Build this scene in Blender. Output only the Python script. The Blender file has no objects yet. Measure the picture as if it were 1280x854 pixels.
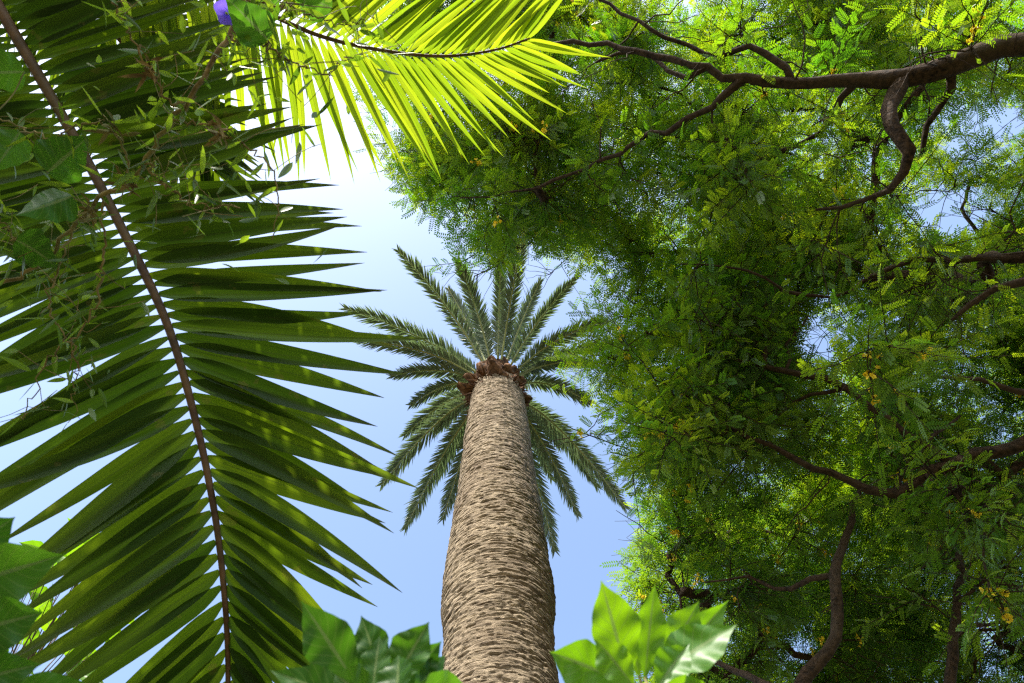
import bpy, math
import numpy as np
from mathutils import Vector, Matrix

rng = np.random.default_rng(7)
scene = bpy.context.scene
C = scene.collection
PI = math.pi

# ------------------------------------------------------------------ camera frame
CAM = np.array([0.0, 0.0, 1.5])
PITCH = math.radians(72.0)
F = 853.0                                   # focal length in photo pixels (24 mm lens)
fwd = np.array([0, math.cos(PITCH), math.sin(PITCH)])
upv = np.array([0, -math.sin(PITCH), math.cos(PITCH)])
rgt = np.array([1.0, 0, 0])

def P(u, v, Z):
    """a survey point: bearing of the photograph and depth in metres -> world"""
    return CAM + fwd*Z + rgt*((u-640.0)/F*Z) + upv*((427.0-v)/F*Z)

def to_px(p):
    d = p - CAM
    Z = d @ fwd
    return 640 + (d @ rgt)/Z*F, 427 - (d @ upv)/Z*F, Z

def unit(a):
    a = np.asarray(a, float)
    return a/np.maximum(np.linalg.norm(a, axis=-1, keepdims=True), 1e-9)

# ------------------------------------------------------------------ object helpers
def tag(o, label=None, cat=None, group=None, kind=None):
    if label: o['label'] = label
    if cat: o['category'] = cat
    if group: o['group'] = group
    if kind: o['kind'] = kind
    return o

def thing(name, label, cat, loc=(0, 0, 0), group=None):
    o = bpy.data.objects.new(name, None)
    o.empty_display_size = 0.2
    o.location = [float(c) for c in loc]
    C.objects.link(o)
    return tag(o, label, cat, group)

def mesh_obj(name, verts, faces, mat, parent=None, lp=None, smooth=True):
    """verts (n,3); faces: list of int arrays (m,4) or (m,3); lp: per-vertex (across, along, random)"""
    me = bpy.data.meshes.new(name)
    verts = np.asarray(verts, np.float32)
    if parent is not None:
        verts = verts - np.array(world_loc(parent), np.float32)
    if not isinstance(faces, list): faces = [faces]
    faces = [np.asarray(f, np.int32) for f in faces if len(f)]
    me.vertices.add(len(verts)); me.vertices.foreach_set('co', verts.ravel())
    loops = np.concatenate([f.ravel() for f in faces])
    counts = np.concatenate([np.full(len(f), f.shape[1], np.int32) for f in faces])
    starts = np.concatenate([[0], np.cumsum(counts)[:-1]]).astype(np.int32)
    me.loops.add(len(loops)); me.loops.foreach_set('vertex_index', loops)
    me.polygons.add(len(counts)); me.polygons.foreach_set('loop_start', starts)
    if lp is not None:
        a = me.attributes.new('lp', 'FLOAT_VECTOR', 'POINT')
        a.data.foreach_set('vector', np.asarray(lp, np.float32).ravel())
    me.update(calc_edges=True)
    if smooth:
        me.polygons.foreach_set('use_smooth', np.ones(len(counts), bool))
    me.validate()
    me.materials.append(mat)
    o = bpy.data.objects.new(name, me); C.objects.link(o)
    if parent is not None: o.parent = parent
    return o

def world_loc(o):
    l = np.array(o.location)
    while o.parent is not None:
        o = o.parent; l = l + np.array(o.location)
    return l

class MB:
    """collects vertices, faces and per-vertex leaf coordinates of ONE part"""
    def __init__(s): s.v = []; s.f4 = []; s.f3 = []; s.lp = []; s.n = 0
    def add(s, v, f4=None, f3=None, lp=None):
        v = np.asarray(v, float).reshape(-1, 3)
        if f4 is not None and len(f4): s.f4.append(np.asarray(f4)+s.n)
        if f3 is not None and len(f3): s.f3.append(np.asarray(f3)+s.n)
        s.v.append(v); s.lp.append(np.zeros((len(v), 3)) if lp is None else np.asarray(lp).reshape(-1, 3))
        s.n += len(v)
    def build(s, name, mat, parent=None):
        fs = []
        if s.f4: fs.append(np.concatenate(s.f4))
        if s.f3: fs.append(np.concatenate(s.f3))
        return mesh_obj(name, np.concatenate(s.v), fs, mat, parent, np.concatenate(s.lp))

def grid_faces(M, a, b, wrap=False):
    """quads of M grids a x b (wrap: b direction closes)"""
    bi = b if wrap else b-1
    i, j = np.meshgrid(np.arange(a-1), np.arange(bi), indexing='ij')
    i = i.ravel(); j = j.ravel(); j2 = (j+1) % b
    q = np.stack([i*b+j, i*b+j2, (i+1)*b+j2, (i+1)*b+j], 1)
    return (q[None] + (np.arange(M)*a*b)[:, None, None]).reshape(-1, 4)

def tube(mb, pts, rad, sides=8, rough=0.0, cap=True):
    pts = np.asarray(pts, float); rad = np.broadcast_to(np.asarray(rad, float), (len(pts),))
    T = unit(np.gradient(pts, axis=0))
    ref = np.array([0, 0, 1.0]) if abs(T[0, 2]) < 0.9 else np.array([1.0, 0, 0])
    n = unit(np.cross(T[0], ref)); N = []
    for t in T:                                      # parallel transport
        n = unit(n - (n @ t)*t); N.append(n)
    N = np.array(N); B = np.cross(T, N)
    th = np.linspace(0, 2*PI, sides, endpoint=False)
    R = rad[:, None]*(1 + (rng.normal(0, rough, (len(pts), sides)) if rough else 0))
    v = pts[:, None] + R[..., None]*(np.cos(th)[None, :, None]*N[:, None] + np.sin(th)[None, :, None]*B[:, None])
    arc = np.concatenate([[0], np.cumsum(np.linalg.norm(np.diff(pts, axis=0), axis=1))])
    lp = np.zeros(v.shape); lp[..., 0] = th[None]/PI; lp[..., 1] = arc[:, None]
    f = grid_faces(1, len(pts), sides, True)
    mb.add(v, f, None, lp)
    if cap:
        k = mb.n - sides
        mb.add([pts[-1] + T[-1]*rad[-1]*0.5], None, None)
        mb.f3.append(np.array([[k+j, k+(j+1) % sides, mb.n-1] for j in range(sides)]))
        k0 = mb.n - 1 - len(pts)*sides
        mb.add([pts[0] - T[0]*rad[0]*0.3], None, None)
        mb.f3.append(np.array([[k0+(j+1) % sides, k0+j, mb.n-1] for j in range(sides)]))

def catmull(pts, n):
    pts = np.asarray(pts, float)
    q = np.vstack([2*pts[0]-pts[1], pts, 2*pts[-1]-pts[-2]])
    t = np.linspace(0, len(pts)-1, n*6); i = np.minimum(t.astype(int), len(pts)-2); f = (t-i)[:, None]
    a, b, c, d = q[i], q[i+1], q[i+2], q[i+3]
    out = 0.5*(2*b + (c-a)*f + (2*a-5*b+4*c-d)*f**2 + (3*b-a-3*c+d)*f**3)
    s = np.concatenate([[0], np.cumsum(np.linalg.norm(np.diff(out, axis=0), axis=1))])
    g = np.linspace(0, s[-1], n)
    return np.stack([np.interp(g, s, out[:, k]) for k in range(out.shape[1])], 1)

def strips(mb, p, D, W, L, wid, prof, segs=8, droop=0.0, fold=0.3, g=(0, 0, -1), bend=None, across=3, r=None, wave=0.0, rgn=None):
    """M leaf blades at once. p,D,W (M,3); L,wid,droop (M,); prof(x)->half width 0..1"""
    p = np.asarray(p, float); D = unit(D); W = np.asarray(W, float)
    W = unit(W - (W*D).sum(1, keepdims=True)*D); N = np.cross(D, W)
    M = len(p); L = np.broadcast_to(np.asarray(L, float), (M,)); wid = np.broadcast_to(np.asarray(wid, float), (M,))
    droop = np.broadcast_to(np.asarray(droop, float), (M,))
    x = np.linspace(0, 1, segs+1)
    pos = p[:, None] + D[:, None]*(L[:, None]*x[None])[..., None]
    pos = pos + np.asarray(g, float)[None, None]*(droop*L)[:, None, None]*(x**2)[None, :, None]
    if bend is not None: pos = pos + np.asarray(bend, float)[:, None]*(L[:, None]*x[None]**2)[..., None]
    w = prof(x)
    ac = np.linspace(-1, 1, across)
    hw = (wid/2)[:, None, None]*w[None, :, None]*ac[None, None]
    fo = fold*np.abs(hw)
    if wave:
        ph = (rgn or rng).uniform(0, 6.28, M)[:, None, None]
        fo = fo + wave*(wid/2)[:, None, None]*np.abs(ac)[None, None]*np.sin(x[None, :, None]*22+ph+ac[None, None]*2)*w[None, :, None]
    v = pos[:, :, None] + hw[..., None]*W[:, None, None] + fo[..., None]*N[:, None, None]
    lp = np.zeros(v.shape); lp[..., 0] = ac[None, None]; lp[..., 1] = x[None, :, None]
    lp[..., 2] = (rng.random(M) if r is None else np.broadcast_to(r, (M,)))[:, None, None]
    mb.add(v, grid_faces(M, segs+1, across), None, lp)

# ------------------------------------------------------------------ materials
def new_mat(name):
    m = bpy.data.materials.new(name); m.use_nodes = True
    nt = m.node_tree; nt.nodes.clear()
    return m, nt, nt.nodes, nt.links

def rgb(nodes, c):
    n = nodes.new('ShaderNodeRGB'); n.outputs[0].default_value = (*c, 1); return n.outputs[0]

def math_n(nodes, links, op, a, b=None, c=None):
    n = nodes.new('ShaderNodeMath'); n.operation = op
    for i, x in enumerate((a, b, c)):
        if x is None: continue
        if isinstance(x, (int, float)): n.inputs[i].default_value = x
        else: links.new(x, n.inputs[i])
    return n.outputs[0]

def mixc(nodes, links, f, a, b, mode='MIX'):
    n = nodes.new('ShaderNodeMix'); n.data_type = 'RGBA'; n.blend_type = mode
    for i, x in ((0, f), (6, a), (7, b)):
        if isinstance(x, (int, float)): n.inputs[i].default_value = x
        elif isinstance(x, tuple): n.inputs[i].default_value = (*x, 1)
        else: links.new(x, n.inputs[i])
    return n.outputs[2]

def leaf_mat(name, ca, cb, ta, tb, fac=0.45, rough=0.45, stripes=0.0, rib=0.25, ribcol=None, side_veins=0.0, spots=0.0,
             spec=0.5, tipcol=None, under=None):
    """leaf: reflecting colour ca..cb, light passing through ta..tb"""
    m, nt, N, Lk = new_mat(name)
    at = N.new('ShaderNodeAttribute'); at.attribute_name = 'lp'
    sp = N.new('ShaderNodeSeparateXYZ'); Lk.new(at.outputs['Vector'], sp.inputs[0])
    ac, al, rd = sp.outputs
    geo = N.new('ShaderNodeNewGeometry')
    tc = N.new('ShaderNodeTexCoord')
    nz = N.new('ShaderNodeTexNoise'); nz.inputs['Scale'].default_value = 3.0; nz.inputs['Detail'].default_value = 3
    Lk.new(tc.outputs['Object'], nz.inputs['Vector'])
    f = math_n(N, Lk, 'ADD', math_n(N, Lk, 'MULTIPLY', rd, 0.7), math_n(N, Lk, 'MULTIPLY', nz.outputs[0], 0.45))
    f = math_n(N, Lk, 'MINIMUM', f, 1.0)
    colr = mixc(N, Lk, f, ca, cb); colt = mixc(N, Lk, f, ta, tb)
    if tipcol is not None:
        tf = math_n(N, Lk, 'POWER', al, 6.0)
        colr = mixc(N, Lk, tf, colr, tipcol); colt = mixc(N, Lk, tf, colt, tipcol)
    aa = math_n(N, Lk, 'ABSOLUTE', ac)
    if rib:
        ribf = math_n(N, Lk, 'LESS_THAN', aa, 0.07)
        ribf = math_n(N, Lk, 'MULTIPLY', ribf, rib)
        rc = ribcol or (0.22, 0.30, 0.10)
        colr = mixc(N, Lk, ribf, colr, rc); colt = mixc(N, Lk, ribf, colt, tuple(x*0.6 for x in rc))
    if side_veins:
        ph = math_n(N, Lk, 'SUBTRACT', math_n(N, Lk, 'MULTIPLY', al, 60.0), math_n(N, Lk, 'MULTIPLY', aa, 14.0))
        sv = math_n(N, Lk, 'GREATER_THAN', math_n(N, Lk, 'SINE', ph), 0.93)
        sv = math_n(N, Lk, 'MULTIPLY', sv, side_veins)
        colr = mixc(N, Lk, sv, colr, (0.2, 0.30, 0.08)); colt = mixc(N, Lk, sv, colt, (0.16, 0.26, 0.03))
    if stripes:
        mp = N.new('ShaderNodeCombineXYZ')
        Lk.new(math_n(N, Lk, 'MULTIPLY', ac, 9.0), mp.inputs[0]); Lk.new(math_n(N, Lk, 'MULTIPLY', al, 2.0), mp.inputs[1])
        Lk.new(math_n(N, Lk, 'MULTIPLY', rd, 37.0), mp.inputs[2])
        n2 = N.new('ShaderNodeTexNoise'); n2.inputs['Scale'].default_value = 1.0; n2.inputs['Detail'].default_value = 2
        Lk.new(mp.outputs[0], n2.inputs['Vector'])
        sf = math_n(N, Lk, 'MULTIPLY', n2.outputs[0], stripes)
        colr = mixc(N, Lk, sf, colr, (0.01, 0.02, 0.004)); colt = mixc(N, Lk, sf, colt, (0.02, 0.05, 0.002))
    if spots:
        n3 = N.new('ShaderNodeTexNoise'); n3.inputs['Scale'].default_value = 11; n3.inputs['Detail'].default_value = 4
        Lk.new(tc.outputs['Object'], n3.inputs['Vector'])
        s3 = math_n(N, Lk, 'MULTIPLY', math_n(N, Lk, 'GREATER_THAN', n3.outputs[0], 0.66), spots)
        colr = mixc(N, Lk, s3, colr, (0.20, 0.17, 0.05)); colt = mixc(N, Lk, s3, colt, (0.22, 0.16, 0.03))
    if under is not None:
        colr = mixc(N, Lk, math_n(N, Lk, 'MULTIPLY', geo.outputs['Backfacing'], 1.0), colr, under)
    b = N.new('ShaderNodeBsdfPrincipled'); b.inputs['Roughness'].default_value = rough
    b.inputs['Specular IOR Level'].default_value = spec
    Lk.new(colr, b.inputs['Base Color'])
    t = N.new('ShaderNodeBsdfTranslucent'); Lk.new(colt, t.inputs['Color'])
    mx = N.new('ShaderNodeMixShader'); mx.inputs[0].default_value = fac
    Lk.new(b.outputs[0], mx.inputs[1]); Lk.new(t.outputs[0], mx.inputs[2])
    out = N.new('ShaderNodeOutputMaterial'); Lk.new(mx.outputs[0], out.inputs[0])
    return m

def bark_mat(name, c1, c2, c3, scale=(14, 14, 3), bump=0.6, dist=0.02, rough=0.9, detail_scale=1.0):
    m, nt, N, Lk = new_mat(name)
    tc = N.new('ShaderNodeTexCoord'); mp = N.new('ShaderNodeMapping'); mp.inputs['Scale'].default_value = scale
    Lk.new(tc.outputs['Object'], mp.inputs[0])
    n1 = N.new('ShaderNodeTexNoise'); n1.inputs['Scale'].default_value = detail_scale; n1.inputs['Detail'].default_value = 8
    n1.inputs['Roughness'].default_value = 0.65
    Lk.new(mp.outputs[0], n1.inputs['Vector'])
    n2 = N.new('ShaderNodeTexNoise'); n2.inputs['Scale'].default_value = 1.7; n2.inputs['Detail'].default_value = 4
    Lk.new(tc.outputs['Object'], n2.inputs['Vector'])
    r1 = N.new('ShaderNodeValToRGB'); r1.color_ramp.elements[0].position = 0.36; r1.color_ramp.elements[1].position = 0.62
    r1.color_ramp.elements[0].color = (*c1, 1); r1.color_ramp.elements[1].color = (*c2, 1)
    Lk.new(n1.outputs[0], r1.inputs[0])
    r2 = N.new('ShaderNodeMapRange'); r2.inputs[1].default_value = 0.42; r2.inputs[2].default_value = 0.68
    Lk.new(n2.outputs[0], r2.inputs[0])
    col = mixc(N, Lk, math_n(N, Lk, 'MULTIPLY', r2.outputs[0], 0.6), r1.outputs[0], c3)
    b = N.new('ShaderNodeBsdfPrincipled'); b.inputs['Roughness'].default_value = rough
    b.inputs['Specular IOR Level'].default_value = 0.2
    Lk.new(col, b.inputs['Base Color'])
    bp = N.new('ShaderNodeBump'); bp.inputs['Strength'].default_value = bump; bp.inputs['Distance'].default_value = dist
    Lk.new(n1.outputs[0], bp.inputs['Height']); Lk.new(bp.outputs[0], b.inputs['Normal'])
    out = N.new('ShaderNodeOutputMaterial'); Lk.new(b.outputs[0], out.inputs[0])
    return m

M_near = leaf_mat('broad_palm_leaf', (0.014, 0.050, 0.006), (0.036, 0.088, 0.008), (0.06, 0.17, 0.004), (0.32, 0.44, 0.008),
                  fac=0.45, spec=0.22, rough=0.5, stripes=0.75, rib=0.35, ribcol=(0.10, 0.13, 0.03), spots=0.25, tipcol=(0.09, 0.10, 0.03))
M_bright = leaf_mat('sunlit_palm_leaf', (0.060, 0.120, 0.012), (0.110, 0.170, 0.018), (0.18, 0.34, 0.005), (0.46, 0.56, 0.012),
                    fac=0.52, rough=0.38, stripes=0.35, rib=0.5, ribcol=(0.12, 0.18, 0.03))  # brighter copy of the broad palm leaf, backlight put into the colour
M_date = leaf_mat('date_palm_leaf', (0.080, 0.125, 0.072), (0.190, 0.235, 0.155), (0.10, 0.17, 0.04), (0.20, 0.28, 0.10),
                  fac=0.30, rough=0.42, rib=0.0)
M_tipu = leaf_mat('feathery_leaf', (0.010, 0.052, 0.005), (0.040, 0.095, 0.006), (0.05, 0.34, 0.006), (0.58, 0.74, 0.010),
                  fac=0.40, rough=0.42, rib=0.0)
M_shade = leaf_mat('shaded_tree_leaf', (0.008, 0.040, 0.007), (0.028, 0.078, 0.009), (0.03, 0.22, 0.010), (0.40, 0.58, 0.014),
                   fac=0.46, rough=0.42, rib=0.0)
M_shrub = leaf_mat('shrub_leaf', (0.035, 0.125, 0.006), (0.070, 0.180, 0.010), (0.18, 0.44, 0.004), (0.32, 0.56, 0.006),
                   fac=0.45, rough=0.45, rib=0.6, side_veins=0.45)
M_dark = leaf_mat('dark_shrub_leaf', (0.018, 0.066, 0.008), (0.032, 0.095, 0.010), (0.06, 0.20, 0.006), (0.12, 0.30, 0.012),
                  spec=.25, fac=0.42, rough=0.4, rib=0.6, side_veins=0.35)  # shrub leaf darkened: the shade is part of its colour
M_vine = leaf_mat('vine_leaf', (0.012, 0.040, 0.005), (0.045, 0.105, 0.010), (0.04, 0.14, 0.004), (0.34, 0.50, 0.015),
                  fac=0.45, rough=0.45, rib=0.3)
M_petal = leaf_mat('yellow_petal', (0.88, 0.66, 0.02), (0.92, 0.76, 0.04), (0.88, 0.68, 0.02), (0.92, 0.78, 0.05), fac=0.35, rough=0.6, rib=0)
M_purple = leaf_mat('purple_petal', (0.12, 0.08, 0.60), (0.18, 0.10, 0.70), (0.16, 0.10, 0.70), (0.25, 0.15, 0.8), fac=0.4, rough=0.5, rib=0)
M_bark = bark_mat('ringed_palm_bark', (0.045, 0.030, 0.018), (0.43, 0.345, 0.235), (0.16, 0.118, 0.078), scale=(7, 7, 140), bump=1.0, dist=0.03)
M_limb = bark_mat('dark_limb_bark', (0.008, 0.005, 0.003), (0.070, 0.043, 0.024), (0.07, 0.052, 0.032), scale=(26, 26, 26), bump=1.0, dist=0.03)
M_boot = bark_mat('old_leaf_base', (0.020, 0.010, 0.006), (0.19, 0.095, 0.042), (0.09, 0.05, 0.03), scale=(16, 16, 5), bump=0.8, dist=0.02)
M_rach = bark_mat('brown_rachis', (0.045, 0.024, 0.014), (0.13, 0.075, 0.035), (0.08, 0.07, 0.025), scale=(12, 12, 12), bump=0.2, dist=0.004, rough=0.6)
M_petiole = bark_mat('green_petiole', (0.16, 0.19, 0.06), (0.30, 0.33, 0.13), (0.32, 0.28, 0.12), scale=(8, 8, 8), bump=0.1, dist=0.003, rough=0.5)
M_stem = bark_mat('vine_stem', (0.10, 0.07, 0.03), (0.30, 0.22, 0.09), (0.16, 0.20, 0.06), scale=(20, 20, 20), bump=0.3, dist=0.003)
M_smalltrunk = bark_mat('smooth_palm_trunk', (0.10, 0.085, 0.06), (0.24, 0.21, 0.16), (0.14, 0.15, 0.09), scale=(3, 3, 22), bump=0.5, dist=0.01)
M_ground = bark_mat('leaf_litter', (0.035, 0.028, 0.016), (0.13, 0.10, 0.055), (0.05, 0.075, 0.022), scale=(3, 3, 3), bump=0.5, dist=0.02)

# ------------------------------------------------------------------ noise
def vnoise(th, z, nth, nz, seed):
    """value noise, periodic in th (0..1), z (0..1)"""
    g = np.random.default_rng(seed).random((nth, nz+2))
    a = th*nth; b = z*nz
    i = np.floor(a).astype(int); j = np.floor(b).astype(int)
    fa = a-i; fb = b-j; fa = fa*fa*(3-2*fa); fb = fb*fb*(3-2*fb)
    i0 = i % nth; i1 = (i+1) % nth; j = np.clip(j, 0, nz)
    return (g[i0, j]*(1-fa)+g[i1, j]*fa)*(1-fb) + (g[i0, j+1]*(1-fa)+g[i1, j+1]*fa)*fb

# ------------------------------------------------------------------ ground
def build_ground():
    n = 120
    r = np.concatenate([np.linspace(-1, 1, n)])
    s = np.sign(r)*np.abs(r)**3*300
    X, Y = np.meshgrid(s, s, indexing='ij')
    Z = 0.05*np.sin(X*0.7)*np.cos(Y*0.6+1)*np.exp(-(X**2+Y**2)/2000)
    v = np.stack([X, Y, Z-0.05], -1).reshape(-1, 3)
    o = mesh_obj('ground', v, grid_faces(1, n, n), M_ground)
    tag(o, kind='structure')
build_ground()

# ------------------------------------------------------------------ date palm
DX, DY = -0.02, 4.75
def trunk_axis(z):
    z = np.asarray(z, float)
    return np.stack([DX - 0.055 - 0.023*(z-4.5), DY + 0*z], -1)
HUBZ = 13.25
def build_date_palm():
    t = thing('date_palm', 'tall thick-trunked date palm with feathery crown rising in the open sky', 'palm tree', (DX-0.1, DY, 0))
    zs = np.concatenate([np.linspace(-0.1, 4.6, 160, endpoint=False), np.linspace(4.6, HUBZ+0.15, 1150)])
    nth = 300
    th = np.arange(nth)/nth
    TH, ZZ = np.meshgrid(th, zs)
    R = np.interp(zs, [0, .5, 1.2, 5.4, 6.80, 7.05, 7.28, 7.55, 8.1, 9.1, 9.5, 11.4, 12.8, 13.4], [.72, .60, .54, .515, .525, .550, .582, .592, .570, .552, .532, .508, .47, .435])[:, None]
    H = 14.0
    zn = np.clip((ZZ+0.2)/H, 0, 0.999)
    warp = 1.1*vnoise(TH, zn, 7, 40, 1) + 0.25*vnoise(TH, zn, 19, 110, 2)
    ph = ZZ/0.052 + warp*1.5
    fr = ph - np.floor(ph)
    lip = np.where(fr < 0.72, fr/0.72, (1-fr)/0.28)
    n1 = vnoise(TH, zn, 26, 700, 3); n2 = vnoise(TH, zn, 60, 1300, 4); n3 = vnoise(TH, zn, 9, 60, 5); n4 = vnoise(TH, zn, 120, 600, 6)
    fiss = np.clip((n1-0.55)*5, 0, 1)
    n5 = vnoise(TH, zn, 34, 420, 8)
    n6 = vnoise(TH, zn, 24, 1000, 9); n7 = vnoise(TH, zn, 56, 1350, 10)
    groove = np.exp(-((fr-.9)/.07)**2)*np.clip(vnoise(TH, zn, 11, 300, 12)*2.2-.7, 0, 1)
    pit = np.clip((n6-0.62)*7, 0, 1)*(0.4+n3); pit2 = np.clip((n7-0.60)*6, 0, 1)
    disp = 0.010*lip*(0.1+1.1*n5) + 0.006*(n1-0.5) + 0.006*(n2-0.5) + 0.005*(n4-.5) + 0.020*(n3-0.5) - 0.013*pit - 0.009*pit2 - 0.022*groove - 0.016*np.clip((n5-0.66)*6, 0, 1)
    r = R + disp
    ax = trunk_axis(zs)
    X = ax[:, 0][:, None] + r*np.cos(TH*2*PI); Y = ax[:, 1][:, None] + r*np.sin(TH*2*PI)
    v = np.stack([X, Y, ZZ], -1).reshape(-1, 3)
    mesh_obj('trunk', v, grid_faces(1, len(zs), nth, True), M_bark, t)
    hub = np.array([*trunk_axis(HUBZ), HUBZ])
    # old leaf bases round the neck
    nb = 30
    for k in range(nb):
        a = k*2.39996; row = k/nb
        zz = HUBZ - 0.50 + 0.95*row
        out = np.array([math.cos(a), math.sin(a), 0])
        rr = 0.36 - 0.11*row
        base = np.array([hub[0], hub[1], zz]) + out*rr
        D = unit(out*(1.0-0.5*row) + np.array([0, 0, 0.45+0.9*row]) + rng.normal(0, .16, 3)); side = np.cross(D, [0, 0, 1.0]); side = unit(side); nn = np.cross(side, D)
        L = rng.uniform(0.24, 0.46); w = rng.uniform(0.17, 0.25)
        mb = MB()
        ns = 7; x = np.linspace(0, 1, ns); q = []
        thk = 0.055
        for xi in x:
            hw = w*(1-0.78*xi**1.2); th_ = thk*(1-0.4*xi)
            c = base + D*L*xi + np.array([0, 0, -1])*0.02*xi
            ring = [c+side*hw*cx+nn*th_*cy + nn*(-0.35*hw*abs(cx)) for cx, cy in ((-1, 0), (-.6, .8), (0, 1), (.6, .8), (1, 0), (.6, -.8), (0, -1), (-.6, -.8))]
            q.append(ring)
        q = np.array(q); q[2:] += rng.normal(0, 0.014, q[2:].shape)
        mb.add(q, grid_faces(1, ns, 8, True))
        mb.add([q[-1].mean(0)]); kk = mb.n-1-8
        mb.f3.append(np.array([[kk+j, kk+(j+1) % 8, mb.n-1] for j in range(8)]))
        mb.build('leaf_base', M_boot, t)
    # dry fibre skirt under the leaf bases
    mb = MB(); M = 260
    a = rng.uniform(0, 2*PI, M); zz = HUBZ + rng.uniform(-0.55, -0.15, M)
    p = np.stack([hub[0]+0.43*np.cos(a), hub[1]+0.43*np.sin(a), zz], 1)
    D = np.stack([np.cos(a)+rng.normal(0, .3, M), np.sin(a)+rng.normal(0, .3, M), rng.uniform(-1.2, .3, M)], 1)
    strips(mb, p, D, rng.normal(0, 1, (M, 3)), rng.uniform(.1, .28, M), rng.uniform(.012, .04, M), lambda x: np.sqrt(1-x)+.05, segs=3, droop=.4)
    mb.build('dry_fibres', M_boot, t)
    # fronds: (tip bearing in the photo, tip height relative to the hub, mid rise)
    tips = [(430, 385, 1.0, .5), (441, 424, 0.2, .6), (497, 312, 1.4, .5), (572, 325, 1.7, .5), (626, 305, 1.6, .5),
            (655, 290, 1.0, .6), (722, 345, 1.2, .5), (760, 400, .3, .6), (742, 455, .6, .6), (740, 505, .2, .7),
            (488, 470, .1, .6), (512, 507, -.2, .7), (545, 540, 1.2, .5), (476, 607, -.7, .9), (506, 662, -1.1, 1.0), (553, 650, -.9, .9), 
            (694, 690, -1.0, 1.0), (723, 645, -.7, .9), (783, 636, -.8, .9), (748, 610, .1, .8), (690, 600, .9, .7), (598, 400, 3.0, .1),
            (640, 600, 0.4, .9), (600, 640, -.6, 1.0), (548, 440, 2.2, .2), (560, 360, 2.6, .2), (700, 560, .9, .7), (505, 545, .4, .7), (676, 350, 2.2, .3), (770, 430, 1.2, .5), (545, 600, .2, .8)]
    for (u, v, dz, rise) in tips:
        d = P(u, v, 1.0) - CAM
        s = (HUBZ + dz - CAM[2])/d[2]
        tip = CAM + d*s
        out = unit(np.array([tip[0]-hub[0], tip[1]-hub[1], 0]))
        st = hub + out*0.22 + np.array([0, 0, 0.15 + 0.12*max(dz, 0)])
        vec = tip - st; Ld = np.linalg.norm(vec)
        c1 = st + vec*0.33 + np.array([0, 0, rise*0.80]); c2 = st + vec*0.68 + np.array([0, 0, rise*0.72])
        curve = catmull([st, c1, c2, tip], 60)
        fr = frond(t, curve, n=int(95+Ld*18), L0=0.285*(0.85+0.3*rng.random()), wid=0.031, prof=prof_slim, lenf=lambda x: np.clip(0.35+3.2*x, 0, 1)*np.clip((1.03-x)*4, 0.4, 1)**0.8,
                   ang=(50, 28), lift=(float(rng.uniform(.15, .5)), 0.15), droop=0.07, fold=0.45, segs=4, mat=M_date, rr=(0.026, 0.006), rmat=M_petiole, start=0.13, jit=0.10)
    return t

def prof_slim(x): return np.clip(np.minimum(0.35+x*8, 1)*(1-x**2.2)+0.02, 0, 1)
def prof_broad(x): return np.clip(np.where(x < 0.20, 0.24+0.76*np.sin(np.clip(x/0.20, 0, 1)*PI/2)**0.9, 1)*np.clip(1-np.clip((x-0.30)/0.70, 0, 1)**1.5, 0, 1)+0.012, 0, 1)
def prof_lance(x): return np.clip(np.sin(PI*np.clip(x, 0, 1)**0.8)**0.9+0.02, 0, 1)

def frond(parent, curve, n, L0, wid, prof, lenf, ang, lift, droop, fold, segs, mat, rr, rmat, start=0.08, jit=0.05, roll=0.0,
          twist=0.0, clump=0.0, across=3, sidefac=(1, 1), fwdbend=0.0, label=None, upref=None):
    m = len(curve)
    T = unit(np.gradient(curve, axis=0))
    t = np.linspace(start, 0.995, n)
    idx = t*(m-1)
    def at(arr): return np.stack([np.interp(idx, np.arange(m), arr[:, k]) for k in range(3)], 1)
    p = at(curve); Tt = unit(at(T))
    up = np.array([0, 0, 1.0]) if upref is None else np.asarray(upref, float)
    Nn = unit(up[None]-(Tt@up)[:, None]*Tt)
    S = np.cross(Tt, Nn)
    if roll:
        cr, sr = math.cos(roll), math.sin(roll); Nn, S = Nn*cr+S*sr, S*cr-Nn*sr
    mb = MB()
    tt = (t-start)/(1-start)
    for s in (1, -1):
        a = np.radians(ang(tt, s) if callable(ang) else ang[0]+(ang[1]-ang[0])*tt) + rng.normal(0, jit, n)
        if clump:
            ck = np.cumsum(rng.random(n) < 0.22)
            a = a + clump*np.random.default_rng(int(rng.integers(1e6))).normal(0, 1, ck[-1]+2)[ck]
        lf = lift[0]+(lift[1]-lift[0])*tt + rng.normal(0, jit*1.2, n)
        D = np.cos(a)[:, None]*Tt + np.sin(a)[:, None]*(np.cos(lf)[:, None]*S*s + np.sin(lf)[:, None]*Nn)
        W = Tt - (Tt*D).sum(1, keepdims=True)*D; W = unit(W)
        B = np.cross(D, W)*s
        tw = twist + rng.normal(0, 0.22, n)
        W = np.cos(tw)[:, None]*W + np.sin(tw)[:, None]*B
        L = L0*lenf(tt)*(1+rng.normal(0, 0.07, n))*sidefac[0 if s > 0 else 1]
        w = wid*(0.55+0.45*np.clip(lenf(tt), 0, 1))*(1+rng.normal(0, 0.08, n))
        pr = np.interp(idx, np.arange(m), np.linspace(rr[0], rr[1], m))
        strips(mb, p + D*pr[:, None]*0.5 + S*s*pr[:, None]*0.4, D, W*s, L, w, prof, segs=segs, droop=droop*(1+rng.normal(0, .25, n)), fold=-fold, bend=Tt*(fwdbend+rng.normal(0, .07, (n, 1)))+Nn*rng.normal(0, .06, (n, 1)),
               across=across)
    o = mb.build('frond', mat, parent)
    if label: o['label'] = label
    rb = MB(); tube(rb, curve, np.linspace(rr[0], rr[1], m), 7)
    rb.build('rachis', rmat, o)
    return o

date = build_date_palm()

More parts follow.
